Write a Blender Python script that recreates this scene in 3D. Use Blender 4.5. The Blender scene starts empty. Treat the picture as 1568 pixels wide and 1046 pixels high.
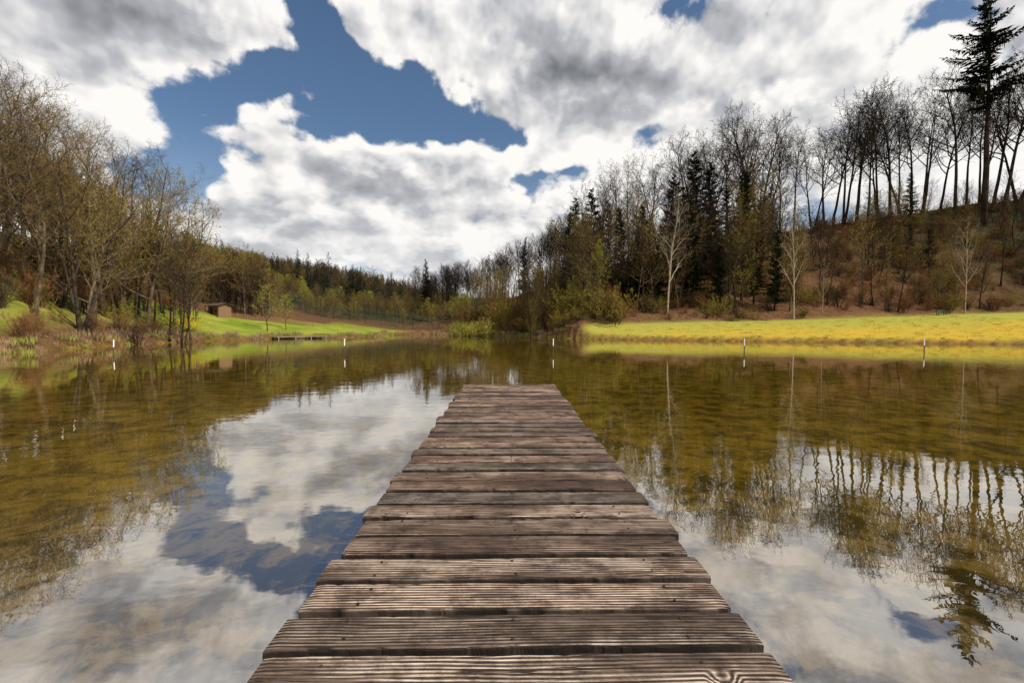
import bpy, math, random
import numpy as np
from mathutils import Vector, Euler

scene = bpy.context.scene
R = random.Random(7)
scene.view_settings.view_transform = 'Standard'
try: scene.view_settings.look = 'None'
except Exception: pass
scene.view_settings.exposure = 0

F = 697.0     # focal length of the lens in 1/1568ths of the picture width
EYE = 1.45    # camera height above the water

# ------------------------------------------------------------------ node helpers
class NT:
    def __init__(s, tree):
        s.t = tree; s.n = tree.nodes; s.l = tree.links
        s.n.clear()
    def _set(s, sock, v):
        if v is None: return
        if isinstance(v, bpy.types.NodeSocket): s.l.new(v, sock)
        else: sock.default_value = v
    def m(s, op, a, b=None, c=None, clamp=False):
        n = s.n.new('ShaderNodeMath'); n.operation = op; n.use_clamp = clamp
        s._set(n.inputs[0], a); s._set(n.inputs[1], b); s._set(n.inputs[2], c)
        return n.outputs[0]
    def vm(s, op, a, b=None):
        n = s.n.new('ShaderNodeVectorMath'); n.operation = op
        s._set(n.inputs[0], a)
        if op == 'SCALE': s._set(n.inputs['Scale'], b)
        else: s._set(n.inputs[1], b)
        return n.outputs[0]
    def sep(s, v):
        n = s.n.new('ShaderNodeSeparateXYZ'); s._set(n.inputs[0], v); return n.outputs
    def comb(s, x, y, z):
        n = s.n.new('ShaderNodeCombineXYZ'); s._set(n.inputs[0], x); s._set(n.inputs[1], y); s._set(n.inputs[2], z); return n.outputs[0]
    def noise(s, v, scale, detail=4, rough=0.5, dist=0.0, col=False, dim='3D'):
        n = s.n.new('ShaderNodeTexNoise'); n.noise_dimensions = dim; s._set(n.inputs['Vector'], v)
        n.inputs['Scale'].default_value = scale; n.inputs['Detail'].default_value = detail
        n.inputs['Roughness'].default_value = rough; n.inputs['Distortion'].default_value = dist
        return n.outputs['Color'] if col else n.outputs['Fac']
    def ss(s, v, a, b, lo=0.0, hi=1.0, kind='SMOOTHSTEP'):
        n = s.n.new('ShaderNodeMapRange'); n.interpolation_type = kind
        s._set(n.inputs['Value'], v); s._set(n.inputs['From Min'], a); s._set(n.inputs['From Max'], b)
        s._set(n.inputs['To Min'], lo); s._set(n.inputs['To Max'], hi)
        return n.outputs['Result']
    def mix(s, f, a, b, kind='MIX'):
        n = s.n.new('ShaderNodeMix'); n.data_type = 'RGBA'; n.blend_type = kind
        s._set(n.inputs[0], f)
        for i, v in ((6, a), (7, b)):
            if isinstance(v, tuple) and len(v) == 3: v = (*v, 1)
            s._set(n.inputs[i], v)
        return n.outputs[2]
    def attr(s, name):
        n = s.n.new('ShaderNodeAttribute'); n.attribute_name = name; return n.outputs['Fac']
    def geo(s, o='Position'): 
        return s.n.new('ShaderNodeNewGeometry').outputs[o]
    def obj(s): return s.n.new('ShaderNodeTexCoord').outputs['Object']
    def rnd(s): return s.n.new('ShaderNodeObjectInfo').outputs['Random']
    def bump(s, h, strength=0.5, dist=0.02):
        n = s.n.new('ShaderNodeBump'); s._set(n.inputs['Height'], h)
        n.inputs['Strength'].default_value = strength; n.inputs['Distance'].default_value = dist
        return n.outputs[0]
    def principled(s, col, rough=0.8, normal=None, spec=0.3):
        n = s.n.new('ShaderNodeBsdfPrincipled')
        if isinstance(col, tuple) and len(col) == 3: col = (*col, 1)
        s._set(n.inputs['Base Color'], col); s._set(n.inputs['Roughness'], rough)
        n.inputs['Specular IOR Level'].default_value = spec
        if normal is not None: s.l.new(normal, n.inputs['Normal'])
        return n.outputs[0]
    def diffuse(s, col, normal=None):
        n = s.n.new('ShaderNodeBsdfDiffuse'); s._set(n.inputs['Color'], col)
        if normal is not None: s.l.new(normal, n.inputs['Normal'])
        return n.outputs[0]
    def out(s, sh):
        o = s.n.new('ShaderNodeOutputMaterial'); s.l.new(sh, o.inputs['Surface'])

def new_mat(name):
    m = bpy.data.materials.new(name); m.use_nodes = True
    return m, NT(m.node_tree)

# ------------------------------------------------------------------ materials
def plant_mat(name, c1, c2, hvar=0.35, scale=1.5):
    m, t = new_mat(name)
    n = t.noise(t.obj(), scale, 1)
    col = t.mix(t.ss(n, 0.3, 0.7), c1, c2)
    r = t.ss(t.rnd(), 0, 1, 1 - hvar, 1 + hvar, 'LINEAR')
    col = t.vm('SCALE', col, r)
    t.out(t.diffuse(col)); return m
leaf_mat = plant_mat

M_bark  = plant_mat('bark_grey_brown', (0.055, 0.042, 0.028), (0.14, 0.105, 0.065))
M_barkd = plant_mat('bark_dark', (0.020, 0.016, 0.013), (0.050, 0.038, 0.028))
M_barkp = plant_mat('bark_pale', (0.30, 0.26, 0.20), (0.42, 0.37, 0.29), 0.15)
M_twig  = plant_mat('twig_ochre', (0.11, 0.075, 0.030), (0.23, 0.155, 0.050))
M_twigd = plant_mat('twig_dark', (0.030, 0.022, 0.017), (0.064, 0.045, 0.030))
M_twigr = plant_mat('twig_russet', (0.12, 0.060, 0.032), (0.22, 0.115, 0.052))
M_bud   = leaf_mat('bud_olive', (0.12, 0.11, 0.022), (0.24, 0.20, 0.03))
M_budg  = leaf_mat('bud_green', (0.19, 0.20, 0.03), (0.32, 0.30, 0.05))
M_yel   = leaf_mat('forsythia_yellow', (0.55, 0.40, 0.02), (0.7, 0.5, 0.02), 0.1)
M_needle= leaf_mat('needle_dark', (0.010, 0.018, 0.010), (0.030, 0.042, 0.018))
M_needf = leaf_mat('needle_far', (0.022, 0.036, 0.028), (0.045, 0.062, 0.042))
M_dry   = leaf_mat('dry_leaves', (0.17, 0.075, 0.03), (0.30, 0.14, 0.05))
M_grass = leaf_mat('grass_blade', (0.32, 0.25, 0.045), (0.40, 0.31, 0.06), 0.15)
M_grassg= leaf_mat('grass_blade_green', (0.12, 0.15, 0.03), (0.24, 0.24, 0.05), 0.15)
M_reed  = leaf_mat('dry_reed', (0.22, 0.15, 0.08), (0.36, 0.27, 0.15), 0.2)

# ------------------------------------------------------------------ vegetation mesh code
def nrm(v):
    l = math.sqrt(v[0]*v[0]+v[1]*v[1]+v[2]*v[2]) or 1e-9
    return (v[0]/l, v[1]/l, v[2]/l)
def cross(a, b): return (a[1]*b[2]-a[2]*b[1], a[2]*b[0]-a[0]*b[2], a[0]*b[1]-a[1]*b[0])

class MB:
    def __init__(s): s.V = []; s.F = []; s.M = []
    def tube(s, pts, rads, n, mat):
        V, Fc, Ms = s.V, s.F, s.M
        d0 = nrm(tuple(pts[-1][i]-pts[0][i] for i in range(3)))
        ref = (1, 0, 0) if abs(d0[0]) < 0.7 else (0, 1, 0)
        u = nrm(cross(d0, ref)); w = cross(d0, u)
        cs = [(math.cos(2*math.pi*k/n), math.sin(2*math.pi*k/n)) for k in range(n)]
        b = len(V); last = len(pts)-1
        for i in range(last):
            p = pts[i]; r = rads[i]
            for c, sn in cs:
                V.append((p[0]+r*(u[0]*c+w[0]*sn), p[1]+r*(u[1]*c+w[1]*sn), p[2]+r*(u[2]*c+w[2]*sn)))
        V.append(pts[last]); tip = len(V)-1
        for i in range(last-1):
            for k in range(n):
                k2 = (k+1) % n
                Fc.append((b+i*n+k, b+i*n+k2, b+(i+1)*n+k2, b+(i+1)*n+k)); Ms.append(mat)
        i = last-1
        for k in range(n):
            Fc.append((b+i*n+k, b+i*n+(k+1) % n, tip)); Ms.append(mat)
    def leaf(s, p, size, mat, rng):
        a = nrm((rng.gauss(0,1), rng.gauss(0,1), rng.gauss(0,1)))
        c = nrm(cross(a, (rng.gauss(0,1), rng.gauss(0,1), rng.gauss(0,1))))
        b = len(s.V); h = size*0.5
        for x, y in ((-h, 0), (0, -h*0.6), (h, 0), (0, h*0.6)):
            s.V.append((p[0]+a[0]*x+c[0]*y, p[1]+a[1]*x+c[1]*y, p[2]+a[2]*x+c[2]*y))
        s.F.append((b, b+1, b+2, b+3)); s.M.append(mat)
    def blade(s, p, q, w, mat):
        d = nrm((q[0]-p[0], q[1]-p[1], q[2]-p[2])); u = cross(d, (0, 0, 1)); u = nrm(u) if abs(d[2]) < .98 else (1, 0, 0)
        b = len(s.V); m = tuple(p[i]*0.5+q[i]*0.5 for i in range(3))
        s.V += [p, tuple(m[i]+u[i]*w for i in range(3)), q, tuple(m[i]-u[i]*w for i in range(3))]
        s.F.append((b, b+1, b+2, b+3)); s.M.append(mat)
    def mesh(s, name, mats, smooth=False):
        me = bpy.data.meshes.new(name)
        me.from_pydata(s.V, [], s.F)
        for m in mats: me.materials.append(m)
        me.polygons.foreach_set('material_index', s.M)
        if smooth: me.polygons.foreach_set('use_smooth', [True]*len(s.F))
        me.update(); return me

def grow(mb, rng, p, d, L, r, lvl, P):
    ns = P['segs'][lvl]; pts = [p]; wig = P['wig'][lvl]; up = P['up'][lvl]
    for i in range(ns):
        d = nrm((d[0]+rng.gauss(0, wig), d[1]+rng.gauss(0, wig), d[2]+rng.gauss(0, wig)*0.7+up))
        s = L/ns
        p = (p[0]+d[0]*s, p[1]+d[1]*s, p[2]+d[2]*s); pts.append(p)
    rads = [max(r*(1-0.85*(i/ns)**P.get('tap', 1.0)), 0.3*r) for i in range(ns+1)]
    if lvl == 0: rads[0] *= 1.35
    mb.tube(pts, rads, P['sides'][lvl], 0 if lvl < P['tw'] else 1)
    if lvl >= P['max']:
        if P.get('leaf'):
            for k in range(P['leaf']):
                j = rng.random()*ns; a = int(min(j, ns-1)); f = j-a
                q = tuple(pts[a][i]*(1-f)+pts[a+1][i]*f+rng.gauss(0, P['ls']*0.6) for i in range(3))
                mb.leaf(q, P['ls']*(0.6+rng.random()*0.8), 2, rng)
        return
    n = P['kids'][lvl]; st = P['start'][lvl]; az = rng.random()*6.28
    if lvl > 0: n = max(2, int(n*(0.75+0.5*rng.random())))
    for k in range(n):
        t = st+(1-st)*(k+rng.random()*0.9)/n
        j = t*ns; a = int(min(j, ns-1)); f = j-a
        q = tuple(pts[a][i]*(1-f)+pts[a+1][i]*f for i in range(3))
        dd = nrm(tuple(pts[a+1][i]-pts[a][i] for i in range(3)))
        az += 2.4+rng.gauss(0, 0.5)
        ang = math.radians(P['ang'][lvl]*(0.75+0.5*rng.random()))
        if lvl == 0: ang *= (1.25-0.6*t)
        u = nrm(cross(dd, (0.31, 0.95, 0.1))); w = cross(dd, u)
        ca, sa = math.cos(ang), math.sin(ang); cz, sz = math.cos(az), math.sin(az)
        nd = tuple(dd[i]*ca+(u[i]*cz+w[i]*sz)*sa for i in range(3))
        rr = rads[a]*(1-f)+rads[a+1]*f
        if lvl == 0: cl = L*P['ratio'][0]*(1.0-0.62*((t-st)/(1-st))**1.3)*(0.7+0.5*rng.random())
        else: cl = L*P['ratio'][lvl]*(1.0-0.45*t)*(0.7+0.6*rng.random())
        cr = min(rr*0.62, max(cl*P['rl'], P['rmin']))
        grow(mb, rng, q, nd, cl, max(cr, P['rmin']), lvl+1, P)

def bare_tree(name, seed, mats, start=0.3, kids=(17, 9, 6, 3), ang=(48, 42, 42, 40), ratio=(0.42, 0.48, 0.5, 0.55),
              lean=(0, 0), leaf=0, ls=0.1, rmin=0.012, r=0.2, H=20, wig=(0.05, 0.13, 0.18, 0.2, 0.2), up=(0.03, 0.10, 0.07, 0.04, 0.0), mx=4, fork=0):
    rng = random.Random(seed); mb = MB()
    P = dict(segs=(9, 6, 4, 3, 2) if mx > 3 else (8, 5, 3, 2, 2), wig=wig, up=up, sides=(8, 5, 3, 3, 3), kids=kids, start=(start, 0.2, 0.15, 0.1), ang=ang,
             ratio=ratio, rl=0.016, rmin=rmin, max=mx, tw=3, leaf=leaf, ls=ls)
    if fork:
        for k in range(fork):
            a = k*6.28/fork+rng.random()
            grow(mb, rng, (0.15*math.cos(a), 0.15*math.sin(a), 0), nrm((0.22*math.cos(a)+lean[0], 0.22*math.sin(a)+lean[1], 1)), H*(0.8+0.2*rng.random()), r*0.75, 0, P)
    else:
        grow(mb, rng, (0, 0, -0.3), nrm((lean[0], lean[1], 1)), H, r, 0, P)
    me = mb.mesh(name, mats)
    zs = max(v[2] for v in mb.V)
    return me, zs

def conifer(name, seed, H=20, sparse=1.0, width=0.17, start=0.12, droop=0.25, trunk=0.2, dens=1.0, mat=None):
    rng = random.Random(seed); mb = MB()
    pts = [(rng.gauss(0, 0.04), rng.gauss(0, 0.04), H*i/8) for i in range(9)]
    mb.tube(pts, [trunk*(1-0.9*i/8) for i in range(9)], 7, 0)
    nb = int(150*sparse)
    for k in range(nb):
        t = start+(1-start)*(k+rng.random())/nb
        z = H*t; L = H*width*(1-t)**0.75*(0.55+0.6*rng.random())+0.25
        if start > 0.4: L = H*width*min(1, ((1-t)/(1-start))*1.5)**0.8*(0.5+0.7*rng.random())+0.25
        if rng.random() < 0.1: L *= 0.4
        a = rng.random()*6.283; el = 0.25-droop*2*(1-t)+0.25*t
        d = nrm((math.cos(a), math.sin(a), el)); p = (0, 0, z); P = [p]
        for i in range(4):
            d = nrm((d[0]+rng.gauss(0, .05), d[1]+rng.gauss(0, .05), d[2]-0.05+0.07*i))
            p = tuple(p[j]+d[j]*L/4 for j in range(3)); P.append(p)
        mb.tube(P, [0.035*(1-t*0.6)*(1-i/4.5) for i in range(5)], 3, 0)
        nn = int((10+L*9)*dens)
        for j in range(nn):
            s = 0.15+0.85*(j+rng.random())/nn; q = s*4; i = int(min(q, 3)); f = q-i
            b = tuple(P[i][c]*(1-f)+P[i+1][c]*f for c in range(3))
            sd = 1 if j % 2 else -1; ll = (0.25+0.28*L*(1-s)+0.1)*(0.6+rng.random()*0.7)
            side = (-d[1]*sd, d[0]*sd, 0)
            e = tuple(b[c]+(d[c]*0.55+side[c]*0.75+(0, 0, -0.35)[c]+rng.gauss(0, 0.15))*ll for c in range(3))
            mb.blade(b, e, (0.05+0.10*ll)/max(dens, 0.6), 1)
            if rng.random() < 0.5:
                e2 = (b[0]+rng.gauss(0, .08), b[1]+rng.gauss(0, .08), b[2]-ll*0.8); mb.blade(b, e2, 0.05+0.06*ll, 1)
    return mb.mesh(name, [M_barkd, mat or M_needle]), H

def shrub(name, seed, mats, H=3, stems=14, spread=0.5, leaf=0, ls=0.06, rmin=0.012):
    rng = random.Random(seed); mb = MB()
    P = dict(segs=(5, 3, 2, 2), wig=(0.1, 0.18, 0.2, 0.2), up=(0.06, 0.06, 0.03, 0), sides=(4, 3, 3), kids=(8, 4), start=(0.15, 0.15), ang=(38, 40),
             ratio=(0.42, 0.5), rl=0.012, rmin=rmin, max=2, tw=1, leaf=leaf, ls=ls)
    for k in range(stems):
        a = rng.random()*6.283; s = spread*rng.random()
        grow(mb, rng, (0.25*H*s*math.cos(a), 0.25*H*s*math.sin(a), -0.1), nrm((s*math.cos(a)*1.4, s*math.sin(a)*1.4, 1)), H*(0.6+0.4*rng.random()), 0.03, 0, P)
    return mb.mesh(name, mats), H

print('building plants')
T = {}
T['a'] = bare_tree('bt_a', 1, [M_bark, M_twig], kids=(19, 10, 6, 3))
T['b'] = bare_tree('bt_b', 2, [M_bark, M_twigd], start=0.38, ang=(40, 38, 40, 40))
T['c'] = bare_tree('bt_c', 3, [M_bark, M_twig, M_bud], start=0.2, leaf=3, ls=0.10, kids=(17, 8, 6, 2))
T['d'] = bare_tree('bt_d', 4, [M_barkd, M_twig], fork=3, start=0.3, kids=(9, 8, 6, 2), r=0.2)
rf = 0.021
T['e'] = bare_tree('bt_e', 5, [M_barkd, M_twigd], start=0.42, r=0.26, ang=(50, 42, 42, 40), ratio=(0.46, .48, .5, .5), rmin=rf)
T['f'] = bare_tree('bt_f', 6, [M_barkd, M_twigd], start=0.5, r=0.24, ang=(42, 40, 42, 40), ratio=(0.40, .5, .5, .5), rmin=rf)
T['g'] = bare_tree('bt_g', 8, [M_barkd, M_twigd], fork=2, start=0.4, kids=(11, 8, 6, 2), r=0.27, rmin=rf)
T['h'] = bare_tree('bt_h', 9, [M_barkd, M_twigd], start=0.45, r=0.26, lean=(-0.42, -0.05), ratio=(0.46, .48, .5, .5), rmin=rf)
T['p'] = bare_tree('bt_p', 10, [M_barkp, M_barkp], start=0.3, kids=(12, 6, 4, 2), fork=0, ang=(40, 42, 42, 40), r=0.17)
T['l'] = bare_tree('bt_l', 11, [M_bark, M_bark, M_budg], start=0.08, kids=(26, 8, 4, 1), mx=3, leaf=7, ls=0.16, ang=(38, 35, 35, 35), ratio=(0.30, .45, .5, .5), r=0.14)
T['w'] = bare_tree('bt_w', 12, [M_bark, M_twig, M_budg], start=0.25, kids=(16, 8, 5, 2), mx=3, leaf=5, ls=0.16, ang=(58, 42, 42, 40), ratio=(0.40, .5, .5, .5), H=12, r=0.18)
# low detail, thicker twigs for woodland masses and far away
T['ma'] = bare_tree('bt_ma', 24, [M_bark, M_twig], mx=3, kids=(17, 9, 7), rmin=0.026)
T['mb'] = bare_tree('bt_mb', 25, [M_barkd, M_twigd], mx=3, kids=(16, 9, 7), rmin=0.028, start=0.38)
T['mc'] = bare_tree('bt_mc', 26, [M_bark, M_twig, M_bud], mx=3, kids=(17, 8, 6), rmin=0.024, leaf=3, ls=0.14, start=0.2)
T['m1'] = bare_tree('bt_m1', 21, [M_barkd, M_twig], mx=3, kids=(15, 7, 5), rmin=0.04)
T['m2'] = bare_tree('bt_m2', 22, [M_barkd, M_twigd], mx=3, kids=(14, 7, 5), rmin=0.04, start=0.4)
T['m3'] = bare_tree('bt_m3', 23, [M_bark, M_twigr, M_bud], mx=3, kids=(15, 6, 5), rmin=0.035, leaf=3, ls=0.22)
T['s1'] = conifer('sp_1', 31)
T['s2'] = conifer('sp_2', 32, width=0.2, sparse=0.8)
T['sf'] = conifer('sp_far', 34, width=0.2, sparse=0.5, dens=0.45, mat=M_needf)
T['sbig'] = conifer('sp_big', 33, H=28, sparse=0.5, width=0.17, start=0.5, droop=0.12, trunk=0.36, dens=1.0)
T['sh1'] = shrub('sh_1', 41, [M_twigr, M_twigr, M_dry], leaf=1, ls=0.07)
T['sh2'] = shrub('sh_2', 42, [M_twigd, M_twigd], stems=16)
T['sh3'] = shrub('sh_3', 43, [M_bark, M_twigr, M_bud], stems=12, leaf=2, ls=0.07)
T['sh4'] = shrub('sh_4', 44, [M_bark, M_twig, M_bud], stems=18, leaf=5, ls=0.10, spread=0.9)
T['shy'] = shrub('sh_y', 45, [M_bark, M_twig, M_yel], stems=14, leaf=8, ls=0.09, spread=0.9)
T['wb'] = shrub('sh_wb', 46, [M_bark, M_twig, M_budg], stems=20, leaf=6, ls=0.10, spread=0.9)
# grass / reed tufts
def tuft(name, seed, n, h, spread, w, mat):
    rng = random.Random(seed); mb = MB()
    for i in range(n):
        a = rng.random()*6.283; q = spread*math.sqrt(rng.random()); x, y = q*math.cos(a), q*math.sin(a)
        hh = h*(0.5+0.6*rng.random())
        mb.blade((x, y, -0.03), (x+rng.gauss(0, .3)*hh, y+rng.gauss(0, .3)*hh, hh), w, 0)
    return mb.mesh(name, [mat]), h
T['gr'] = tuft('tuft_grass', 51, 60, 0.18, 0.4, 0.012, M_grass)
T['gg'] = tuft('tuft_grass_green', 53, 60, 0.18, 0.4, 0.012, M_grassg)
T['rd'] = tuft('tuft_reed', 52, 60, 0.8, 0.45, 0.013, M_reed)
print('plants done')

# ------------------------------------------------------------------ terrain
shore = np.array([(-21,-9),(-25,0),(-26.5,12),(-26.3,20),(-26.3,24),(-27.5,27.5),(-29.2,33),(-30.2,38),(-30,42),(-29.3,46.5),(-26.5,53),(-22,58),(-17.8,63),
                  (-18.5,70),(-20,78),(-14,81),(-8,77),(-6,71),(-1,66),(3,61),(6.2,56.5),(9,52),(12,49.5),(18,46),(25.5,42.3),(33,39),(41,36),(52,30),(60,20),
                  (60,-2),(45,-12),(25,-15),(5,-14),(-10,-13)], float)
def sdist(X, Y):
    X = np.asarray(X, float); Y = np.asarray(Y, float)
    d = np.full(X.shape, 1e9); ins = np.zeros(X.shape, bool)
    n = len(shore)
    for i in range(n):
        ax, ay = shore[i]; bx, by = shore[(i+1) % n]
        ex, ey = bx-ax, by-ay
        t = np.clip(((X-ax)*ex+(Y-ay)*ey)/(ex*ex+ey*ey), 0, 1)
        d = np.minimum(d, np.hypot(X-ax-t*ex, Y-ay-t*ey))
        c = ((ay > Y) != (by > Y)) & (X < (bx-ax)*(Y-ay)/((by-ay) if by != ay else 1e-9)+ax)
        ins ^= c
    return np.where(ins, -d, d)
cp = [(x, y, 0.35) for x, y in shore]
cp += [(12,56,1.9),(24,57.5,2.15),(35,59,2.4),(52,60,2.9),(70,62,3.6),(100,62,5),(62,40,2.0),(85,30,4),(30,50,1.3),(50,48,1.7),
       (96,86,25.5),(78,87,22.5),(60,88,20.4),(45,90,18),(29,93,15.5),(11,100,11.5),(-3,113,7),(-24,130,5),(84,73,14.5),(60,73,11.5),(40,74,10),(22,74,7.5),(10,72,4.0),(2,80,3.2),
       (110,120,26),(60,120,21),(30,130,15),(0,140,8),(130,80,29),(150,40,25),(120,10,18),
       (-15,92,1.0),(-15,115,1.6),(-25,160,3),(-40,250,7),
       (-210,350,38),(-160,350,36),(-125,350,30),(-90,350,21),(-60,350,14),(-20,350,8),(40,350,14),(150,350,40),(-300,350,42),
       (-36,33,4.6),(-50,40,10),(-65,20,12),(-35,12,4),(-37,45,3.6),(-35.6,52,2.7),(-37.8,60,2.7),(-31,62,1.6),(-22,75,0.8),(-45,62,4.2),(-42,75,3.5),(-30,85,1.8),
       (-60,100,9),(-60,60,9),(-90,90,18),(-100,150,22),(-60,170,9),(0,-20,.8),(-30,-20,3),(40,-20,3),(0,-100,8),(-120,0,25),(150,-60,20)]
for k in range(12):
    a = k*math.pi/6; cp.append((1500*math.cos(a), 1500*math.sin(a), 60))
    cp.append((700*math.cos(a+.2), 700*math.sin(a+.2), 45))
cp = np.array(cp, float)
def ker(ax, ay, bx, by): return -np.hypot(ax[:, None]-bx[None], ay[:, None]-by[None])
n = len(cp); A = np.zeros((n+1, n+1)); A[:n, :n] = ker(cp[:, 0], cp[:, 1], cp[:, 0], cp[:, 1]); A[:n, n] = 1; A[n, :n] = 1
W = np.linalg.solve(A, np.r_[cp[:, 2], 0])
def vnoise(X, Y, s, seed):
    X = X/s; Y = Y/s; xi = np.floor(X).astype(int); yi = np.floor(Y).astype(int); fx = X-xi; fy = Y-yi
    fx = fx*fx*(3-2*fx); fy = fy*fy*(3-2*fy)
    def h(a, b): 
        v = np.sin(a*127.1+b*311.7+seed*74.7)*43758.5453; return v-np.floor(v)
    return (h(xi, yi)*(1-fx)+h(xi+1, yi)*fx)*(1-fy)+(h(xi, yi+1)*(1-fx)+h(xi+1, yi+1)*fx)*fy-0.5
footX = [4, 8, 12, 35, 70, 110]; footY = [50, 53.5, 56, 59, 62, 62]
fzX = [4, 8, 12, 35, 45, 60, 75, 110]; fzZ = [0.8, 1.5, 1.75, 2.25, 2.5, 3.0, 3.5, 5.0]
def height(X, Y):
    X = np.atleast_1d(np.asarray(X, float)); Y = np.atleast_1d(np.asarray(Y, float)); sh = X.shape
    X = X.ravel(); Y = Y.ravel()
    z = np.concatenate([ker(X[i:i+20000], Y[i:i+20000], cp[:, 0], cp[:, 1])@W[:n]+W[n] for i in range(0, len(X), 20000)])
    d = sdist(X, Y)
    # meadow: an even gentle rise from the shore to the foot of the hill
    fy = np.interp(X, footX, footY); fz = np.interp(X, fzX, fzZ)
    s = np.clip(d/(np.maximum(d, 0)+np.maximum(fy-Y, 0)+1e-6), 0, 1)
    zm = 0.35+(fz-0.35)*s
    over = np.maximum(Y-fy, 0)
    w = np.clip(over/9, 0, 1); w = w*w*(3-2*w)
    zz = np.where(Y < fy, zm, (fz+0.5*over)*(1-w)+z*w)
    k = np.clip((X-5)/4, 0, 1)*np.clip((Y-10)/10, 0, 1)*np.clip((110-X)/20, 0, 1)
    z = z*(1-k)+zz*k
    d2 = d+0.25*vnoise(X, Y, 1.3, 1)+0.12*vnoise(X, Y, 0.5, 5)
    rough = vnoise(X, Y, 6, 2)*1.2+vnoise(X, Y, 2.2, 3)*0.5
    mead = (X > 4) & (Y < np.interp(X, footX, footY)+0.5)
    amp = np.clip(d/14, 0, 1)*np.where(mead, 0.10, 0.8)
    land = np.maximum(z, 0.28)+rough*amp
    land = np.maximum(land, 0.25)
    s = np.clip(d2/0.7, 0, 1); s = s*s*(3-2*s)
    bed = -0.08-1.0*(1-np.exp(-np.maximum(-d, 0)/6))+0.08*vnoise(X, Y, 2.5, 4)
    o = np.where(d2 > 0, -0.08+s*(land+0.08), bed)
    return o.reshape(sh)
def hz(x, y): return float(height([x], [y])[0])

def axis(lo, hi, step, far_lo, far_hi):
    a = list(np.arange(lo, hi+1e-6, step)); s = step
    while a[-1] < far_hi: s *= 1.13; a.append(a[-1]+s)
    s = step
    while a[0] > far_lo: s *= 1.13; a.insert(0, a[0]-s)
    return np.array(a)
gx = axis(-55, 100, 0.6, -1400, 1400); gy = axis(-16, 100, 0.55, -1400, 1400)
GX, GY = np.meshgrid(gx, gy); GZ = height(GX, GY)
nx, ny = len(gx), len(gy)
V = np.stack([GX.ravel(), GY.ravel(), GZ.ravel()], 1)
idx = np.arange(nx*ny).reshape(ny, nx)
Q = np.stack([idx[:-1, :-1], idx[:-1, 1:], idx[1:, 1:], idx[1:, :-1]], -1).reshape(-1, 4)
me = bpy.data.meshes.new('ground')
me.vertices.add(len(V)); me.vertices.foreach_set('co', V.ravel())
me.loops.add(Q.size); me.loops.foreach_set('vertex_index', Q.ravel())
me.polygons.add(len(Q)); me.polygons.foreach_set('loop_start', np.arange(0, Q.size, 4))
me.polygons.foreach_set('use_smooth', np.ones(len(Q), bool)); me.update(calc_edges=True); me.validate()
SD = sdist(GX, GY)
foot = np.interp(GX, footX, footY)
mead = np.clip((foot-GY)/1.2+0.5, 0, 1)*np.clip((GX-7)/3, 0, 1)*np.clip((SD-0.35)/0.4, 0, 1)*np.clip((GY+5)/5, 0, 1)
lm = (np.clip((SD-0.4)/0.6, 0, 1)*np.clip((15-SD-8*vnoise(GX, GY, 9, 7))/4, 0, 1)*np.clip((GY-43)/4, 0, 1)*np.clip((88-GY)/8, 0, 1)*np.clip((-17-GX)/3, 0, 1))
lm2 = np.clip((SD-1.5)/2, 0, 1)*(GX < -20)*(GY < 60)*(GY > 0)*np.clip(vnoise(GX, GY, 7, 9)*3+0.4, 0, 1)*0.8*np.clip((14-SD)/4, 0, 1)
green = np.maximum(lm, lm2)
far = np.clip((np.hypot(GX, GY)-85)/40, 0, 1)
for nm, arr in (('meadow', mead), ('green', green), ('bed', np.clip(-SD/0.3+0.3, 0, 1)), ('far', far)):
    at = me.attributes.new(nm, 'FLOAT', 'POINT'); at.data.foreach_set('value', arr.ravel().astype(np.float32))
ground = bpy.data.objects.new('ground', me); scene.collection.objects.link(ground)
m, t = new_mat('ground_mat')
pos = t.geo()
n1 = t.noise(pos, 0.35, 3, 0.6); n2 = t.noise(pos, 3.0, 4, 0.7); n3 = t.noise(pos, 14.0, 2, 0.7)
lit = t.mix(t.ss(n2, 0.3, 0.7), (0.050, 0.028, 0.017), (0.16, 0.08, 0.042))
lit = t.mix(t.ss(n1, 0.5, 0.7, 0, 0.45), lit, (0.10, 0.09, 0.03))
lit = t.mix(t.ss(n3, 0.5, 0.75, 0, 0.6), lit, (0.22, 0.13, 0.075))
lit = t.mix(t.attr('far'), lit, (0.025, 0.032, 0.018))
mc = t.mix(t.ss(n1, 0.30, 0.70), (0.45, 0.30, 0.035), (0.38, 0.29, 0.045))
sp = t.sep(pos)
back = t.ss(t.m('ADD', sp[1], t.m('MULTIPLY', n1, 6.0)), 46, 60, 0, 0.85)
mc = t.mix(back, mc, (0.28, 0.30, 0.06))
mc = t.mix(t.ss(n2, 0.35, 0.8, 0, 0.5), mc, (0.20, 0.16, 0.04))
mc = t.mix(t.ss(n3, 0.5, 0.8, 0, 0.35), mc, (0.14, 0.16, 0.03))
gc = t.mix(t.ss(n1, 0.3, 0.7), (0.13, 0.20, 0.02), (0.27, 0.27, 0.05))
gc = t.mix(t.ss(n3, 0.35, 0.8, 0, 0.5), gc, (0.11, 0.12, 0.02))
bedn = t.noise(pos, 1.6, 5, 0.75, 0.6)
bed = t.mix(t.ss(bedn, 0.38, 0.62), (0.085, 0.065, 0.010), (0.29, 0.20, 0.024))
nearb = t.ss(sp[1], 2.0, 8.0)
bed = t.mix(nearb, t.mix(t.ss(bedn, 0.42, 0.58), (0.05, 0.038, 0.020), (0.27, 0.20, 0.115)), bed)
c = t.mix(t.attr('green'), lit, gc)
c = t.mix(t.attr('meadow'), c, mc)
c = t.mix(t.attr('bed'), c, bed)
t.out(t.diffuse(c, t.bump(n2, 0.35, 0.2)))
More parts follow.
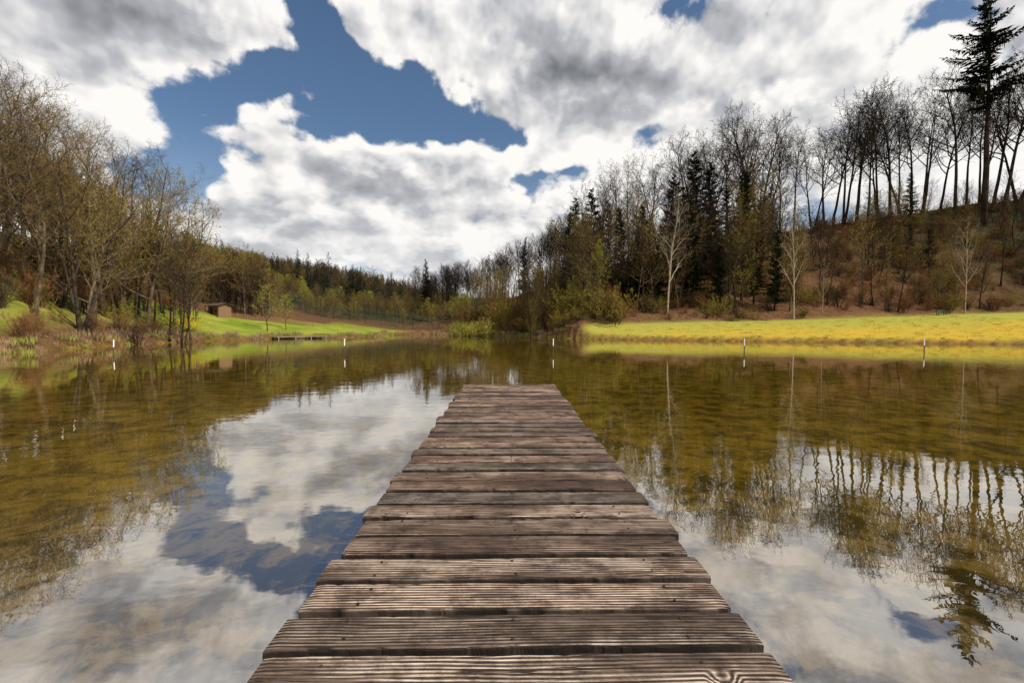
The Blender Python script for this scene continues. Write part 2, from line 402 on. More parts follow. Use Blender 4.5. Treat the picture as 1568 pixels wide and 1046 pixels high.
me.materials.append(m)

# ------------------------------------------------------------------ water
wm = bpy.data.meshes.new('lake_water')
wm.from_pydata([(-40, -18, 0), (75, -18, 0), (75, 90, 0), (-40, 90, 0)], [], [(0, 1, 2, 3)])
water = bpy.data.objects.new('lake_water', wm); scene.collection.objects.link(water)
m, t = new_mat('water_mat')
pos = t.geo()
rp = t.noise(pos, 0.10, 2, 0.5)
sc = t.vm('MULTIPLY', pos, (1.0, 1.7, 1.0))
w1 = t.noise(sc, 1.5, 2, 0.5, 0.0, dim='2D'); w2 = t.noise(sc, 7.0, 1, 0.5, dim='2D')
amp = t.ss(rp, 0.38, 0.65, 0.22, 1.0)
hgt = t.m('MULTIPLY', t.m('ADD', w1, t.m('MULTIPLY', w2, 0.17)), amp)
nb = t.bump(hgt, 0.12, 0.032)
g = t.n.new('ShaderNodeBsdfGlossy'); g.inputs['Roughness'].default_value = 0.0; g.inputs['Color'].default_value = (0.97, 0.97, 0.98, 1)
t.l.new(nb, g.inputs['Normal'])
tr = t.n.new('ShaderNodeBsdfTransparent'); tr.inputs['Color'].default_value = (0.97, 0.95, 0.80, 1)
fr = t.n.new('ShaderNodeFresnel'); fr.inputs['IOR'].default_value = 1.33; t.l.new(nb, fr.inputs['Normal'])
fac = t.m('MINIMUM', t.m('ADD', t.m('MULTIPLY', fr.outputs[0], 0.62), 0.37), 0.92)
mx = t.n.new('ShaderNodeMixShader'); t.l.new(fac, mx.inputs[0]); t.l.new(tr.outputs[0], mx.inputs[1]); t.l.new(g.outputs[0], mx.inputs[2])
t.out(mx.outputs[0]); wm.materials.append(m)

# ------------------------------------------------------------------ jetty
jetty = bpy.data.objects.new('wooden_jetty', None); scene.collection.objects.link(jetty)
DECK = 0.35; PITCH = 0.2147; CX = 0.034; HW = 0.85
rng = random.Random(3)
V = []; Fc = []; pid = []
NXS = 56
y0 = 8.60
k = 0; planks = []
while y0-k*PITCH > -12: planks.append(y0-k*PITCH); k += 1
prof_n = 9
for pi_, ye in enumerate(planks):
    w = PITCH-0.036+rng.gauss(0, 0.003); yc = ye-PITCH/2+rng.gauss(0, 0.002)
    xl = CX-HW+rng.gauss(0, 0.014); xr = CX+HW+rng.gauss(0, 0.014); th = 0.042
    dz = rng.gauss(0, 0.002); tilt = rng.gauss(0, 0.008); yaw = rng.gauss(0, 0.003); cup = rng.gauss(0, 0.002)
    ph = [rng.random()*6.28 for _ in range(6)]
    b = len(V); 
    for i in range(NXS+1):
        s = i/NXS; x = xl+(xr-xl)*s
        e1 = 0.0018*math.sin(x*9+ph[0])+0.0014*math.sin(x*31+ph[1])+rng.gauss(0, 0.0009)
        e2 = 0.0018*math.sin(x*8+ph[2])+0.0014*math.sin(x*27+ph[3])+rng.gauss(0, 0.0009)
        if rng.random() < 0.06: e1 += 0.006
        if rng.random() < 0.06: e2 -= 0.006
        bow = 0.002*math.sin(x*2.1+ph[4])
        ya = -w/2+e1; yb = w/2+e2
        sec = [(ya+0.001, -th), (ya, -0.008), (ya+0.002, -0.0025), (ya+0.007, 0)]
        for j in range(1, prof_n): 
            f = j/prof_n; sec.append((ya+0.007+(yb-ya-0.014)*f, 4*cup*f*(1-f)))
        sec += [(yb-0.007, 0), (yb-0.002, -0.0025), (yb, -0.008), (yb-0.001, -th)]
        endin = 0.004 if i in (0, NXS) else 0
        for (yy, zz) in sec:
            V.append((x, yc+yy+yaw*(x-CX)*1.0, DECK+zz+dz+tilt*yy+bow-(endin if zz > -0.01 else 0)))
    ns = len(sec)
    for i in range(NXS):
        for j in range(ns):
            j2 = (j+1) % ns
            Fc.append((b+i*ns+j, b+(i+1)*ns+j, b+(i+1)*ns+j2, b+i*ns+j2)); pid.append(pi_)
    Fc.append(tuple(b+j for j in range(ns))); pid.append(pi_)
    Fc.append(tuple(b+NXS*ns+j for j in reversed(range(ns)))); pid.append(pi_)
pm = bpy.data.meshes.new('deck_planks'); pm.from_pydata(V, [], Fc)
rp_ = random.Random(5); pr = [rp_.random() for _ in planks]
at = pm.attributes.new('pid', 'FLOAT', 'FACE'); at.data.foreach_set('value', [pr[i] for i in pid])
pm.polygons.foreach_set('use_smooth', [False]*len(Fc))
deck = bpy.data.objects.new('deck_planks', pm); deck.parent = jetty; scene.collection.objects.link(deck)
m, t = new_mat('weathered_plank')
pos = t.obj(); p = t.sep(pos); pidn = t.attr('pid')
off = t.m('MULTIPLY', pidn, 37.0)
base = t.comb(t.m('ADD', p[0], off), t.m('ADD', p[1], t.m('MULTIPLY', pidn, 11.0)), 0.0)
vor = t.n.new('ShaderNodeTexVoronoi'); vor.inputs['Scale'].default_value = 1.9; t.l.new(base, vor.inputs['Vector'])
kn = t.ss(vor.outputs['Distance'], 0.02, 0.13, 1.0, 0.0)
lowv = t.vm('MULTIPLY', base, (1.1, 5.0, 1.0)); low = t.noise(lowv, 1.0, 3, 0.5)
ph = t.m('ADD', t.m('MULTIPLY', p[1], 2*math.pi/0.0165), t.m('ADD', t.m('MULTIPLY', low, 15.0), t.m('MULTIPLY', kn, 16.0)))
rib = t.m('ADD', t.m('MULTIPLY', t.m('SINE', ph), 0.5), 0.5)
st1 = t.noise(t.vm('MULTIPLY', base, (2.6, 95.0, 1.0)), 1.0, 5, 0.7)
st2 = t.noise(t.vm('MULTIPLY', base, (9.0, 260.0, 1.0)), 1.0, 3, 0.6)
blot = t.noise(base, 6.0, 5, 0.7)
ribamt = t.ss(t.noise(t.vm('MULTIPLY', base, (0.8, 2.5, 1)), 1.0, 2), 0.35, 0.6, 0.15, 0.75)
h = t.m('ADD', t.m('MULTIPLY', rib, t.m('MULTIPLY', ribamt, 0.6)), t.m('ADD', t.m('MULTIPLY', st1, 1.1), t.m('MULTIPLY', st2, 0.35)))
h = t.m('SUBTRACT', h, t.m('MULTIPLY', t.m('MULTIPLY', t.ss(blot, 0.4, 0.7), ribamt), 0.2))
crk = t.noise(t.vm('MULTIPLY', base, (1.3, 34.0, 1.0)), 1.0, 2, 0.5)
crk = t.ss(t.m('ABSOLUTE', t.m('SUBTRACT', crk, 0.47)), 0.004, 0.022, 1.0, 0.0)
crk = t.m('MULTIPLY', crk, t.ss(t.noise(base, 2.3, 2, 0.5), 0.5, 0.6))
h = t.m('SUBTRACT', h, t.m('MULTIPLY', crk, 0.5))
hn = t.ss(h, 0.58, 1.22, 0, 1, 'LINEAR')
c = t.mix(t.ss(hn, 0.10, 0.60), (0.020, 0.012, 0.009), (0.165, 0.115, 0.086))
c = t.mix(t.ss(hn, 0.5, 0.98), c, (0.50, 0.425, 0.35))
c = t.mix(t.ss(blot, 0.42, 0.68, 0, 0.65), c, t.vm('MULTIPLY', c, (0.42, 0.36, 0.33)))
c = t.mix(t.ss(vor.outputs['Distance'], 0.01, 0.045, 0.75, 0.0), c, (0.035, 0.02, 0.013))
v2 = t.m('FRACT', t.m('MULTIPLY', pidn, 7.31))
c = t.mix(t.ss(v2, 0.0, 1.0, 0.0, 0.65, 'LINEAR'), c, t.vm('MULTIPLY', c, (1.12, 0.82, 0.67)))
c = t.vm('SCALE', c, t.ss(pidn, 0, 1, 0.64, 1.3, 'LINEAR'))
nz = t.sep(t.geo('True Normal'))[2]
c = t.mix(t.ss(nz, 0.25, 0.75, 0.88, 0.0), c, (0.015, 0.011, 0.009))     # gap shade painted into the colour of the plank sides
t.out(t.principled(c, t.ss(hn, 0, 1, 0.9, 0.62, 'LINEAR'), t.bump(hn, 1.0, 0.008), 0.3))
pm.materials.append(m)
M_beam, t = new_mat('jetty_beam'); nn = t.noise(t.vm('MULTIPLY', t.obj(), (30, 2, 30)), 1, 4)
t.out(t.principled(t.mix(nn, (0.02, 0.014, 0.010), (0.08, 0.055, 0.04)), 0.9))
M_rust, t = new_mat('screw_rust'); nn = t.noise(t.obj(), 200, 2)
t.out(t.principled(t.mix(nn, (0.015, 0.012, 0.010), (0.05, 0.03, 0.02)), 0.6))

def box_verts(mb, x0, x1, y0_, y1, z0, z1, mat=0):
    b = len(mb.V)
    mb.V += [(x0,y0_,z0),(x1,y0_,z0),(x1,y1,z0),(x0,y1,z0),(x0,y0_,z1),(x1,y0_,z1),(x1,y1,z1),(x0,y1,z1)]
    for f in ((0,3,2,1),(4,5,6,7),(0,1,5,4),(1,2,6,5),(2,3,7,6),(3,0,4,7)):
        mb.F.append(tuple(b+i for i in f)); mb.M.append(mat)
mb = MB()
for x in (CX-0.62, CX, CX+0.62): box_verts(mb, x-0.04, x+0.04, -12, 8.56, DECK-0.20, DECK-0.047)
for y in (8.2, 5.2, 2.2, -0.8, -3.8, -6.8): box_verts(mb, CX-0.72, CX+0.72, y-0.05, y+0.05, DECK-0.31, DECK-0.203)
o = bpy.data.objects.new('beams', mb.mesh('jetty_beams', [M_beam])); o.parent = jetty; scene.collection.objects.link(o)
mb = MB()
for y in (8.2, 5.2, 2.2, -0.8, -3.8, -6.8):
    for x in (CX-0.55, CX+0.55):
        b = len(mb.V); nsd = 12
        for z in (-1.6, DECK-0.312):
            for q in range(nsd): mb.V.append((x+0.07*math.cos(q*6.2832/nsd), y+0.07*math.sin(q*6.2832/nsd), z))
        for q in range(nsd): mb.F.append((b+q, b+(q+1) % nsd, b+nsd+(q+1) % nsd, b+nsd+q)); mb.M.append(0)
        mb.F.append(tuple(b+nsd+q for q in range(nsd))); mb.M.append(0)
o = bpy.data.objects.new('posts', mb.mesh('jetty_posts', [M_beam])); o.parent = jetty; scene.collection.objects.link(o)
mb = MB()
for ye in planks:
    if ye < 0: break
    for x in (CX-0.62, CX, CX+0.62):
        for dy in (-0.05, 0.05):
            if rng.random() < 0.15: continue
            xx = x+rng.gauss(0, 0.012); yy = ye-PITCH/2+dy+rng.gauss(0, 0.008); b = len(mb.V)
            for z, rr in ((DECK-0.004, 0.0055), (DECK+0.0035, 0.0055), (DECK+0.0045, 0.003)):
                for q in range(8): mb.V.append((xx+rr*math.cos(q*.7854), yy+rr*math.sin(q*.7854), z))
            for L in (0, 8):
                for q in range(8): mb.F.append((b+L+q, b+L+(q+1) % 8, b+L+8+(q+1) % 8, b+L+8+q)); mb.M.append(0)
            mb.F.append(tuple(b+16+q for q in range(8))); mb.M.append(0)
o = bpy.data.objects.new('screws', mb.mesh('jetty_screws', [M_rust])); o.parent = jetty; scene.collection.objects.link(o)

# ------------------------------------------------------------------ placement helpers
def spot(px, dist): return ((px-777)/F*dist, dist)
def put(key, name, x, y, H=None, top=None, rot=None, sxy=None):
    me, h0 = T[key]; z = hz(x, y)
    if top is not None: H = (500-top)/F*y+EYE-z
    s = H/h0
    o = bpy.data.objects.new(name, me); o.location = (x, y, z-0.1)
    sx = s*(sxy or 1.0)
    o.scale = (sx, sx, s); o.rotation_euler = (0, 0, R.random()*6.28 if rot is None else rot)
    scene.collection.objects.link(o); return o
def scatter(name, keys, pts):
    """one object whose points carry instances of a small unlinked collection"""
    col = bpy.data.collections.new(name+'_kinds')
    for i, k in enumerate(keys):
        o = bpy.data.objects.new('%02d_%s_%s' % (i, name, k), T[k][0]); col.objects.link(o)
    me = bpy.data.meshes.new(name); XY = np.array([(p[0], p[1]) for p in pts]); Z = height(XY[:, 0], XY[:, 1])
    me.from_pydata([(p[0], p[1], float(z)-0.08) for p, z in zip(pts, Z)], [], [])
    a = me.attributes.new('rot', 'FLOAT_VECTOR', 'POINT'); a.data.foreach_set('vector', np.array([(R.gauss(0, .04), R.gauss(0, .04), R.random()*6.28) for _ in pts], np.float32).ravel())
    a = me.attributes.new('scl', 'FLOAT', 'POINT'); a.data.foreach_set('value', np.array([p[2]/T[keys[p[3]]][1] for p in pts], np.float32))
    a = me.attributes.new('idx', 'INT', 'POINT'); a.data.foreach_set('value', np.array([p[3] for p in pts], np.int32))
    ob = bpy.data.objects.new(name, me); scene.collection.objects.link(ob)
    ng = bpy.data.node_groups.new(name+'_gn', 'GeometryNodeTree')
    ng.interface.new_socket('Geometry', in_out='INPUT', socket_type='NodeSocketGeometry')
    ng.interface.new_socket('Geometry', in_out='OUTPUT', socket_type='NodeSocketGeometry')
    N = ng.nodes; gi = N.new('NodeGroupInput'); go = N.new('NodeGroupOutput')
    ip = N.new('GeometryNodeInstanceOnPoints'); ci = N.new('GeometryNodeCollectionInfo')
    ci.inputs['Collection'].default_value = col; ci.inputs['Separate Children'].default_value = True; ci.inputs['Reset Children'].default_value = True
    def na(nm, ty):
        q = N.new('GeometryNodeInputNamedAttribute'); q.data_type = ty; q.inputs['Name'].default_value = nm; return q.outputs['Attribute']
    er = N.new('FunctionNodeEulerToRotation')
    L = ng.links
    L.new(gi.outputs[0], ip.inputs['Points']); L.new(ci.outputs[0], ip.inputs['Instance']); ip.inputs['Pick Instance'].default_value = True
    L.new(na('idx', 'INT'), ip.inputs['Instance Index']); L.new(na('rot', 'FLOAT_VECTOR'), er.inputs[0]); L.new(er.outputs[0], ip.inputs['Rotation'])
    L.new(na('scl', 'FLOAT'), ip.inputs['Scale']); L.new(ip.outputs[0], go.inputs[0])
    md = ob.modifiers.new('instances', 'NODES'); md.node_group = ng
    return ob

# ------------------------------------------------------------------ right ridge trees (individual)
for px, d, top, key in [(1215,88,190,'f'),(1243,86,200,'g'),(1262,89,180,'e'),(1290,85,130,'g'),(1312,88,118,'e'),(1330,84,150,'f'),(1362,87,125,'e'),(1378,85,160,'f'),
                        (1412,88,120,'g'),(1440,86,150,'e'),(1462,84,95,'e'),(1478,86,130,'f'),(1540,84,70,'e'),(1560,85,90,'g'),(1585,84,60,'e'),(1620,84,80,'g'),(1660,84,70,'e'),(1700,82,80,'f'),
                        (1195,90,210,'f'),(1170,90,160,'g'),(1150,88,155,'e'),(1130,86,165,'g'),(1100,88,190,'e'),(1075,90,195,'g'),(1045,88,205,'e'),(1025,86,225,'g'),
                        (990,92,250,'e'),(960,92,240,'a'),(940,90,245,'b'),(915,90,270,'e'),(895,92,285,'g'),(1275,91,170,'e'),(1345,91,140,'g'),(1395,91,140,'e'),(1500,88,110,'g'),(1522,86,100,'e'),
                        (1115,91,175,'e'),(1160,92,170,'e'),(1090,85,215,'b'),(1060,92,210,'e'),(1010,91,235,'g'),(975,88,265,'b'),(1140,84,200,'b'),(925,93,255,'e')]:
    x, y = spot(px, d); put(key, 'bare_tree', x, y, top=top)
x, y = spot(1388, 83); put('h', 'leaning_tree', x, y, top=165, rot=0.0)
x, y = spot(1508, 80); put('sbig', 'spruce_tree', x, y, top=-8, rot=1)
for px, d, top in [(1395,72,345),(1425,70,350),(1410,74,385),(1380,70,400),(1393,84,265),(1060,80,235),(1085,82,250),(1110,79,285),(1140,82,265),(1045,77,300),(880,82,305),(905,84,290),(1170,80,300),(1125,77,330),(1075,76,320),(1100,74,360),(1150,76,350),(1030,79,270)]:
    x, y = spot(px, d); put('s2', 'spruce_tree', x, y, top=top, sxy=1.25)
# single trees at the meadow edge
x, y = spot(1218, 60); put('p', 'pale_trunk_tree', x, y, top=300, sxy=0.7)
x, y = spot(1484, 61.5); put('p', 'pale_trunk_tree', x, y, top=320, sxy=0.7)
x, y = spot(1022, 60); put('p', 'birch_tree', x, y, top=290, sxy=1.1, rot=2)
x, y = spot(1262, 61); put('p', 'pale_trunk_tree', x, y, top=390, sxy=0.6)
x, y = spot(908, 57); put('l', 'budding_tree', x, y, top=368, sxy=1.3)
x, y = spot(878, 60); put('l', 'budding_tree', x, y, top=420, sxy=1.2)
x, y = spot(1140, 63); put('l', 'budding_tree', x, y, top=345, sxy=1.3)
# right hillside woodland mass
pts = []
while len(pts) < 290:
    px = R.uniform(800, 1700); d = R.uniform(60, 88); x, y = spot(px, d)
    if y < np.interp(x, footX, footY)+1.5: continue
    if px > 1190 and R.random() < 0.5: continue
    H = R.uniform(6, 13) if px > 1190 else R.uniform(8, 16)
    if px > 1190 and d > 76: H = R.uniform(4, 8)
    if px < 860: H = R.uniform(5, 9)
    pts.append((x, y, H, R.choice([0, 1, 2, 3, 3, 3, 4, 4, 5, 5]) if px < 1190 else R.choice([1, 2, 3, 3, 4])))
scatter('hillside_woodland', ['ma', 'mc', 'm3', 'mb', 'm2', 's1'], pts)
pts = []
while len(pts) < 750:
    px = R.uniform(780, 1720); d = R.uniform(54, 90); x, y = spot(px, d)
    if y < np.interp(x, footX, footY)+0.7 or float(sdist([x], [y])[0]) < 2: continue
    pts.append((x, y, R.uniform(1.0, 3.4), R.choice([0, 0, 0, 1, 1, 2, 2, 3])))
scatter('hillside_brush', ['sh1', 'sh2', 'sh3', 'sh4'], pts)
# ridge going away in the middle
pts = []
for i in range(75):
    px = R.uniform(635, 880); d = 100+(880-px)/240*35+R.uniform(-3, 6); x, y = spot(px, d)
    pts.append((x, y, R.uniform(11, 15.5), R.choice([1, 1, 3, 3, 2])))
for px, d, top in [(655,118,398),(800,112,365),(828,108,378)]:
    x, y = spot(px, d); pts.append((x, y, (500-top)/F*y+EYE-hz(x, y), 4))
scatter('ridge_treeline', ['m1', 'f', 'm2', 'mb', 's1'], pts)
# shore thicket on the right of the lake end
pts = []
while len(pts) < 170:
    x = R.uniform(-8, 14); y = R.uniform(52, 82); d = float(sdist([x], [y])[0])
    if d < 0.6 or d > 9 or (x > 9 and d < 5): continue
    pts.append((x, y, R.uniform(1.5, 5.5 if d > 3 else 2.6), R.choice([0, 0, 1, 2, 3, 3])))
scatter('shore_thicket', ['sh1', 'sh2', 'sh3', 'sh4'], pts)
pts = []
while len(pts) < 60:
    x = R.uniform(-10, 12); y = R.uniform(58, 92); d = float(sdist([x], [y])[0])
    if d < 3: continue
    pts.append((x, y, R.uniform(5, 10), R.choice([0, 1, 1, 2])))
scatter('shore_copse', ['m3', 'mc', 'm1'], pts)
for px, d, H in [(700,71,2.7),(716,69.5,2.4),(742,68,3.0),(728,70,2.4)]:
    x, y = spot(px, d); put('wb', 'willow_bush', x, y, H=H, sxy=1.25)

# ------------------------------------------------------------------ left bank
for px, d, top, key in [(-60,30,40,'a'),(-20,30,60,'d'),(5,31,85,'a'),(25,34,120,'b'),(48,36,130,'a'),(75,37,150,'c'),(100,35,185,'d'),(125,40,205,'b'),(150,36,190,'a'),(172,33,195,'d'),
                        (190,41,215,'b'),(212,44,230,'a'),(232,40,250,'c'),(165,38.5,240,'c'),(255,47,262,'b'),(272,45,285,'c'),(292,50,300,'c'),(305,54,330,'b'),(60,31,180,'b'),(140,33.5,280,'c'),(-100,28,30,'b'),
                        (85,44,150,'a'),(200,50,205,'d'),(240,55,245,'a'),(35,40,105,'b'),(115,45,170,'b')]:
    x, y = spot(px, d)
    if float(sdist([x], [y])[0]) < 0.8: x -= 2.0
    put(key, 'bare_tree', x, y, top=top, sxy=1.15)
pts = []
while len(pts) < 150:
    px = R.uniform(-150, 305); d = R.uniform(38, 75); x, y = spot(px, d)
    top = 165+max(0, px)*0.55+R.uniform(0, 120)
    H = (500-top)/F*y+EYE-hz(x, y)
    pts.append((x, y, min(max(H, 5), 20), R.choice([0, 1, 2, 2, 3, 4])))
scatter('left_woodland', ['ma', 'mb', 'mc', 'm3', 'm2'], pts)
pts = []
while len(pts) < 240:
    x = R.uniform(-52, -24); y = R.uniform(14, 50); d = float(sdist([x], [y])[0])
    if d < 0.3: continue
    if d > 1.8 and R.random() < 0.5: continue
    if y > 43 and d < 6: continue
    pts.append((x, y, R.uniform(0.9, 2.2) if d < 3 else R.uniform(1.2, 3.5), R.choice([0, 0, 1, 2, 3] if y > 36 else [0, 0, 1, 2])))
scatter('bank_brush', ['sh1', 'sh2', 'sh3', 'sh4'], pts)
x, y = spot(222, 37); put('sh2', 'round_bush', x-0.5, y, H=2.6, sxy=1.3)
x, y = spot(287, 44.5); put('shy', 'forsythia_bush', x, y, H=2.0)
x, y = spot(412, 54.5); put('w', 'willow_tree', x, y, top=432, sxy=1.0)
x, y = spot(440, 58); put('w', 'willow_tree', x, y, top=448, sxy=1.0)

# distant forests
pts = []
for i in range(280):   # left behind hut
    px = R.uniform(290, 420); d = R.uniform(72, 110); x, y = spot(px, d)
    top = np.interp(px, [290, 330, 400, 420], [350, 372, 385, 410])
    H = (500-top)/F*y+EYE-hz(x, y)
    pts.append((x, y, min(max(H*R.uniform(.7, 1), 4), 14), R.choice([0, 1, 2, 2, 1])))
for i in range(280):   # valley bottom
    px = R.uniform(400, 720); d = R.uniform(88, 150); x, y = spot(px, d)
    if float(sdist([x], [y])[0]) < 4: continue
    pts.append((x, y, R.uniform(3.5, 6.5), R.choice([0, 1, 2, 2, 4])))
scatter('valley_woodland', ['m1', 'm2', 'm3', 's1', 'w'], pts)
pts = []
for i in range(2000):
    px = R.uniform(250, 700); d = 170+210*math.sqrt(R.random()); x, y = spot(px, d)
    pts.append((x, y, R.uniform(11, 19), R.choice([0, 1, 1, 2, 3, 3, 3, 3, 3])))
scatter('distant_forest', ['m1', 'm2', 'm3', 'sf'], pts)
pts = []
for i in range(80):
    px = R.uniform(560, 780); d = R.uniform(115, 180); x, y = spot(px, d); pts.append((x, y, R.uniform(4, 7), R.choice([0, 1, 2])))
scatter('valley_copse', ['m1', 'm2', 'm3'], pts)

# meadow and shore grass
pts = []
while len(pts) < 1600:
    x = R.uniform(8, 60); y = R.uniform(34, 62)
    if y > np.interp(x, footX, footY): continue
    pts.append((x, y))
D = sdist([p[0] for p in pts], [p[1] for p in pts])
pts = [(p[0], p[1], R.uniform(.08, .18), 0) for p, d in zip(pts, D) if d > 0.5]
scatter('meadow_grass', ['gr'], pts)
pts = []
for i in range(len(shore)-1):
    a, b = shore[i], shore[i+1]; L = np.hypot(*(b-a)); nrm2 = np.array([-(b-a)[1], (b-a)[0]])/L
    if max(a[1], b[1]) < 14: continue
    for k in range(int(L*3)):
        q = a+(b-a)*R.random()+nrm2*R.uniform(0.05, 0.9)
        pts.append((q[0], q[1], R.uniform(0.12, 0.3) if q[0] > 8 else R.uniform(0.25, 0.8), 0 if (R.random() < 0.6) else (2 if q[0] < 8 else 1)))
scatter('shore_reeds', ['rd', 'gr', 'gg'], [(p[0], p[1], p[2] if p[3] == 0 else p[2]*0.6, p[3]) for p in pts])

# ------------------------------------------------------------------ water marker poles
M_pole, t = new_mat('pole_paint'); z = t.sep(t.obj())[2]
n_ = t.noise(t.obj(), 30, 3)
t.out(t.principled(t.mix(t.ss(z, 0.38, 0.40), t.mix(n_, (0.03, 0.028, 0.02), (0.09, 0.07, 0.05)), t.mix(n_, (0.55, 0.52, 0.46), (0.8, 0.78, 0.72))), 0.6))
for px, d in [(178, 23.5), (528, 25), (847, 25), (1142, 25), (1422, 25)]:
    mb = MB(); prof = [(0.026, -1.4), (0.026, 0.0), (0.024, 0.38), (0.028, 0.385), (0.028, 0.70), (0.022, 0.76), (0.01, 0.78)]
    for r_, z_ in prof:
        for q in range(12): mb.V.append((r_*math.cos(q*.5236), r_*math.sin(q*.5236), z_))
    for i in range(len(prof)-1):
        for q in range(12): mb.F.append((i*12+q, i*12+(q+1) % 12, (i+1)*12+(q+1) % 12, (i+1)*12+q)); mb.M.append(0)
    mb.F.append(tuple((len(prof)-1)*12+q for q in range(12))); mb.M.append(0)
    o = bpy.data.objects.new('marker_pole', mb.mesh('marker_pole', [M_pole])); x, y = spot(px, d)
    o.location = (x, y, 0); o.rotation_euler = (R.gauss(0, .02), R.gauss(0, .02), 0); scene.collection.objects.link(o)

# ------------------------------------------------------------------ wooden hut
def simple(name, c1, c2, sc=(3, 3, 30), rough=0.8):
    m, t = new_mat(name); nn = t.noise(t.vm('MULTIPLY', t.obj(), sc), 1, 4); t.out(t.principled(t.mix(nn, c1, c2), rough)); return m
M_hw = simple('hut_boards', (0.14, 0.075, 0.04), (0.28, 0.17, 0.09), (2, 2, 9))
M_hr = simple('hut_roof_felt', (0.035, 0.025, 0.02), (0.09, 0.06, 0.045), (4, 4, 4))
M_hd = simple('hut_dark', (0.02, 0.016, 0.012), (0.05, 0.04, 0.03))
hut = bpy.data.objects.new('wooden_hut', None); scene.collection.objects.link(hut)
hx, hy = spot(340, 61); hut.location = (hx, hy, hz(hx, hy)-0.15); hut.rotation_euler = (0, 0, math.radians(-28)); hut.scale = (0.76, 0.76, 0.76)
def part(name, mb, mats):
    o = bpy.data.objects.new(name, mb.mesh(name, mats)); o.parent = hut; scene.collection.objects.link(o)
mb = MB()
for i in range(12): box_verts(mb, -1.5, 1.5, -1.1+0.004*(i % 2), 1.1, -0.4+i*0.18, -0.4+i*0.18+0.172)
part('walls', mb, [M_hw])
mb = MB(); b = 0
mb.V += [(-1.9,-1.6,1.72),(1.9,-1.6,1.72),(1.9,0,2.25),(-1.9,0,2.25),(1.9,1.5,1.75),(-1.9,1.5,1.75)]
mb.V += [(v[0], v[1], v[2]+0.09) for v in mb.V[:6]]
for f in ((0,3,2,1),(3,5,4,2),(6,7,8,9),(9,8,10,11),(0,1,7,6),(5,11,10,4),(1,2,8,7),(2,4,10,8),(0,6,9,3),(3,9,11,5)): mb.F.append(f); mb.M.append(0)
part('roof', mb, [M_hr])
mb = MB(); mb.V += [(-1.5,-1.1,1.74),(-1.5,1.1,1.74),(-1.5,0,2.22),(1.5,-1.1,1.74),(1.5,1.1,1.74),(1.5,0,2.22)]; mb.F += [(0,1,2),(3,5,4)]; mb.M += [0, 0]
part('gables', mb, [M_hw])
mb = MB(); box_verts(mb, -0.9, -0.1, -1.13, -1.09, -0.2, 1.45); part('door', mb, [M_hd])
mb = MB(); box_verts(mb, 0.45, 1.05, -1.13, -1.09, 0.6, 1.15); part('window', mb, [M_hd])
mb = MB(); box_verts(mb, 1.72, 1.8, -1.5, -1.42, -0.5, 1.73); box_verts(mb, -1.8, -1.72, -1.5, -1.42, -0.5, 1.73); part('porch_posts', mb, [M_hd])
# bathing platform at the left shore
mb = MB()
for i in range(14): box_verts(mb, -3+i*0.43, -3+i*0.43+0.40, -0.8, 0.8, 0.24, 0.285)
for xx in (-2.8, -0.9, 0.9, 2.7): box_verts(mb, xx-0.05, xx+0.05, -0.75, -0.65, -0.8, 0.238); box_verts(mb, xx-0.05, xx+0.05, 0.65, 0.75, -0.8, 0.238)
o = bpy.data.objects.new('shore_platform', mb.mesh('shore_platform', [simple('platform_wood', (0.12, 0.10, 0.08), (0.3, 0.26, 0.2))]))
x, y = spot(462, 54.2); o.location = (x, y, 0.0); o.rotation_euler = (0, 0, math.radians(48)); scene.collection.objects.link(o)
# garden fence behind the left meadow
mb = MB()
for i in range(9): box_verts(mb, i*1.2-0.04, i*1.2+0.04, -0.04, 0.04, -0.3, 0.8)
for z in (0.35, 0.65): box_verts(mb, 0, 9.6, 0.042, 0.06, z, z+0.07)
o = bpy.data.objects.new('wooden_fence', mb.mesh('wooden_fence', [M_hw])); x, y = spot(366, 63); o.location = (x, y, hz(x, y)-0.1)
x2, y2 = x+8.5, y+4.5; o.rotation_euler = (0, -math.atan2(hz(x2, y2)-hz(x, y), 9.6), math.atan2(4.5, 8.5)); scene.collection.objects.link(o)
# bench on the right meadow (green)
mb = MB(); box_verts(mb, -.6, .6, -.2, -.05, .36, .40); box_verts(mb, -.6, .6, -.02, .13, .36, .40); box_verts(mb, -.6, .6, .2, .23, .5, .6); box_verts(mb, -.6, .6, .2, .23, .64, .74)
for xx in (-.5, .44): box_verts(mb, xx, xx+.06, -.15, -.09, -.1, .358); box_verts(mb, xx, xx+.06, .14, .198, -.1, .76)
o = bpy.data.objects.new('park_bench', mb.mesh('park_bench', [simple('bench_green', (0.015, 0.07, 0.04), (0.03, 0.12, 0.07))])); x, y = spot(1447, 60.5)
o.location = (x, y, hz(x, y)); scene.collection.objects.link(o)

# ------------------------------------------------------------------ world: sky with clouds
SUN_AZ, SUN_EL = 118.0, 46.0
world = bpy.data.worlds.new('World'); scene.world = world; world.use_nodes = True
try: world.cycles.sampling_method = 'NONE'
except Exception as ex: print(ex)
t = NT(world.node_tree)
dirv = t.n.new('ShaderNodeTexCoord').outputs['Generated']
d = t.sep(dirv)
sky = t.n.new('ShaderNodeTexSky'); sky.sky_type = 'NISHITA'; sky.sun_disc = False
sky.sun_elevation = math.radians(SUN_EL); sky.sun_rotation = math.radians(SUN_AZ)
az0 = t.m('ARCTAN2', d[0], d[1]); el0 = t.m('ARCSINE', d[2])
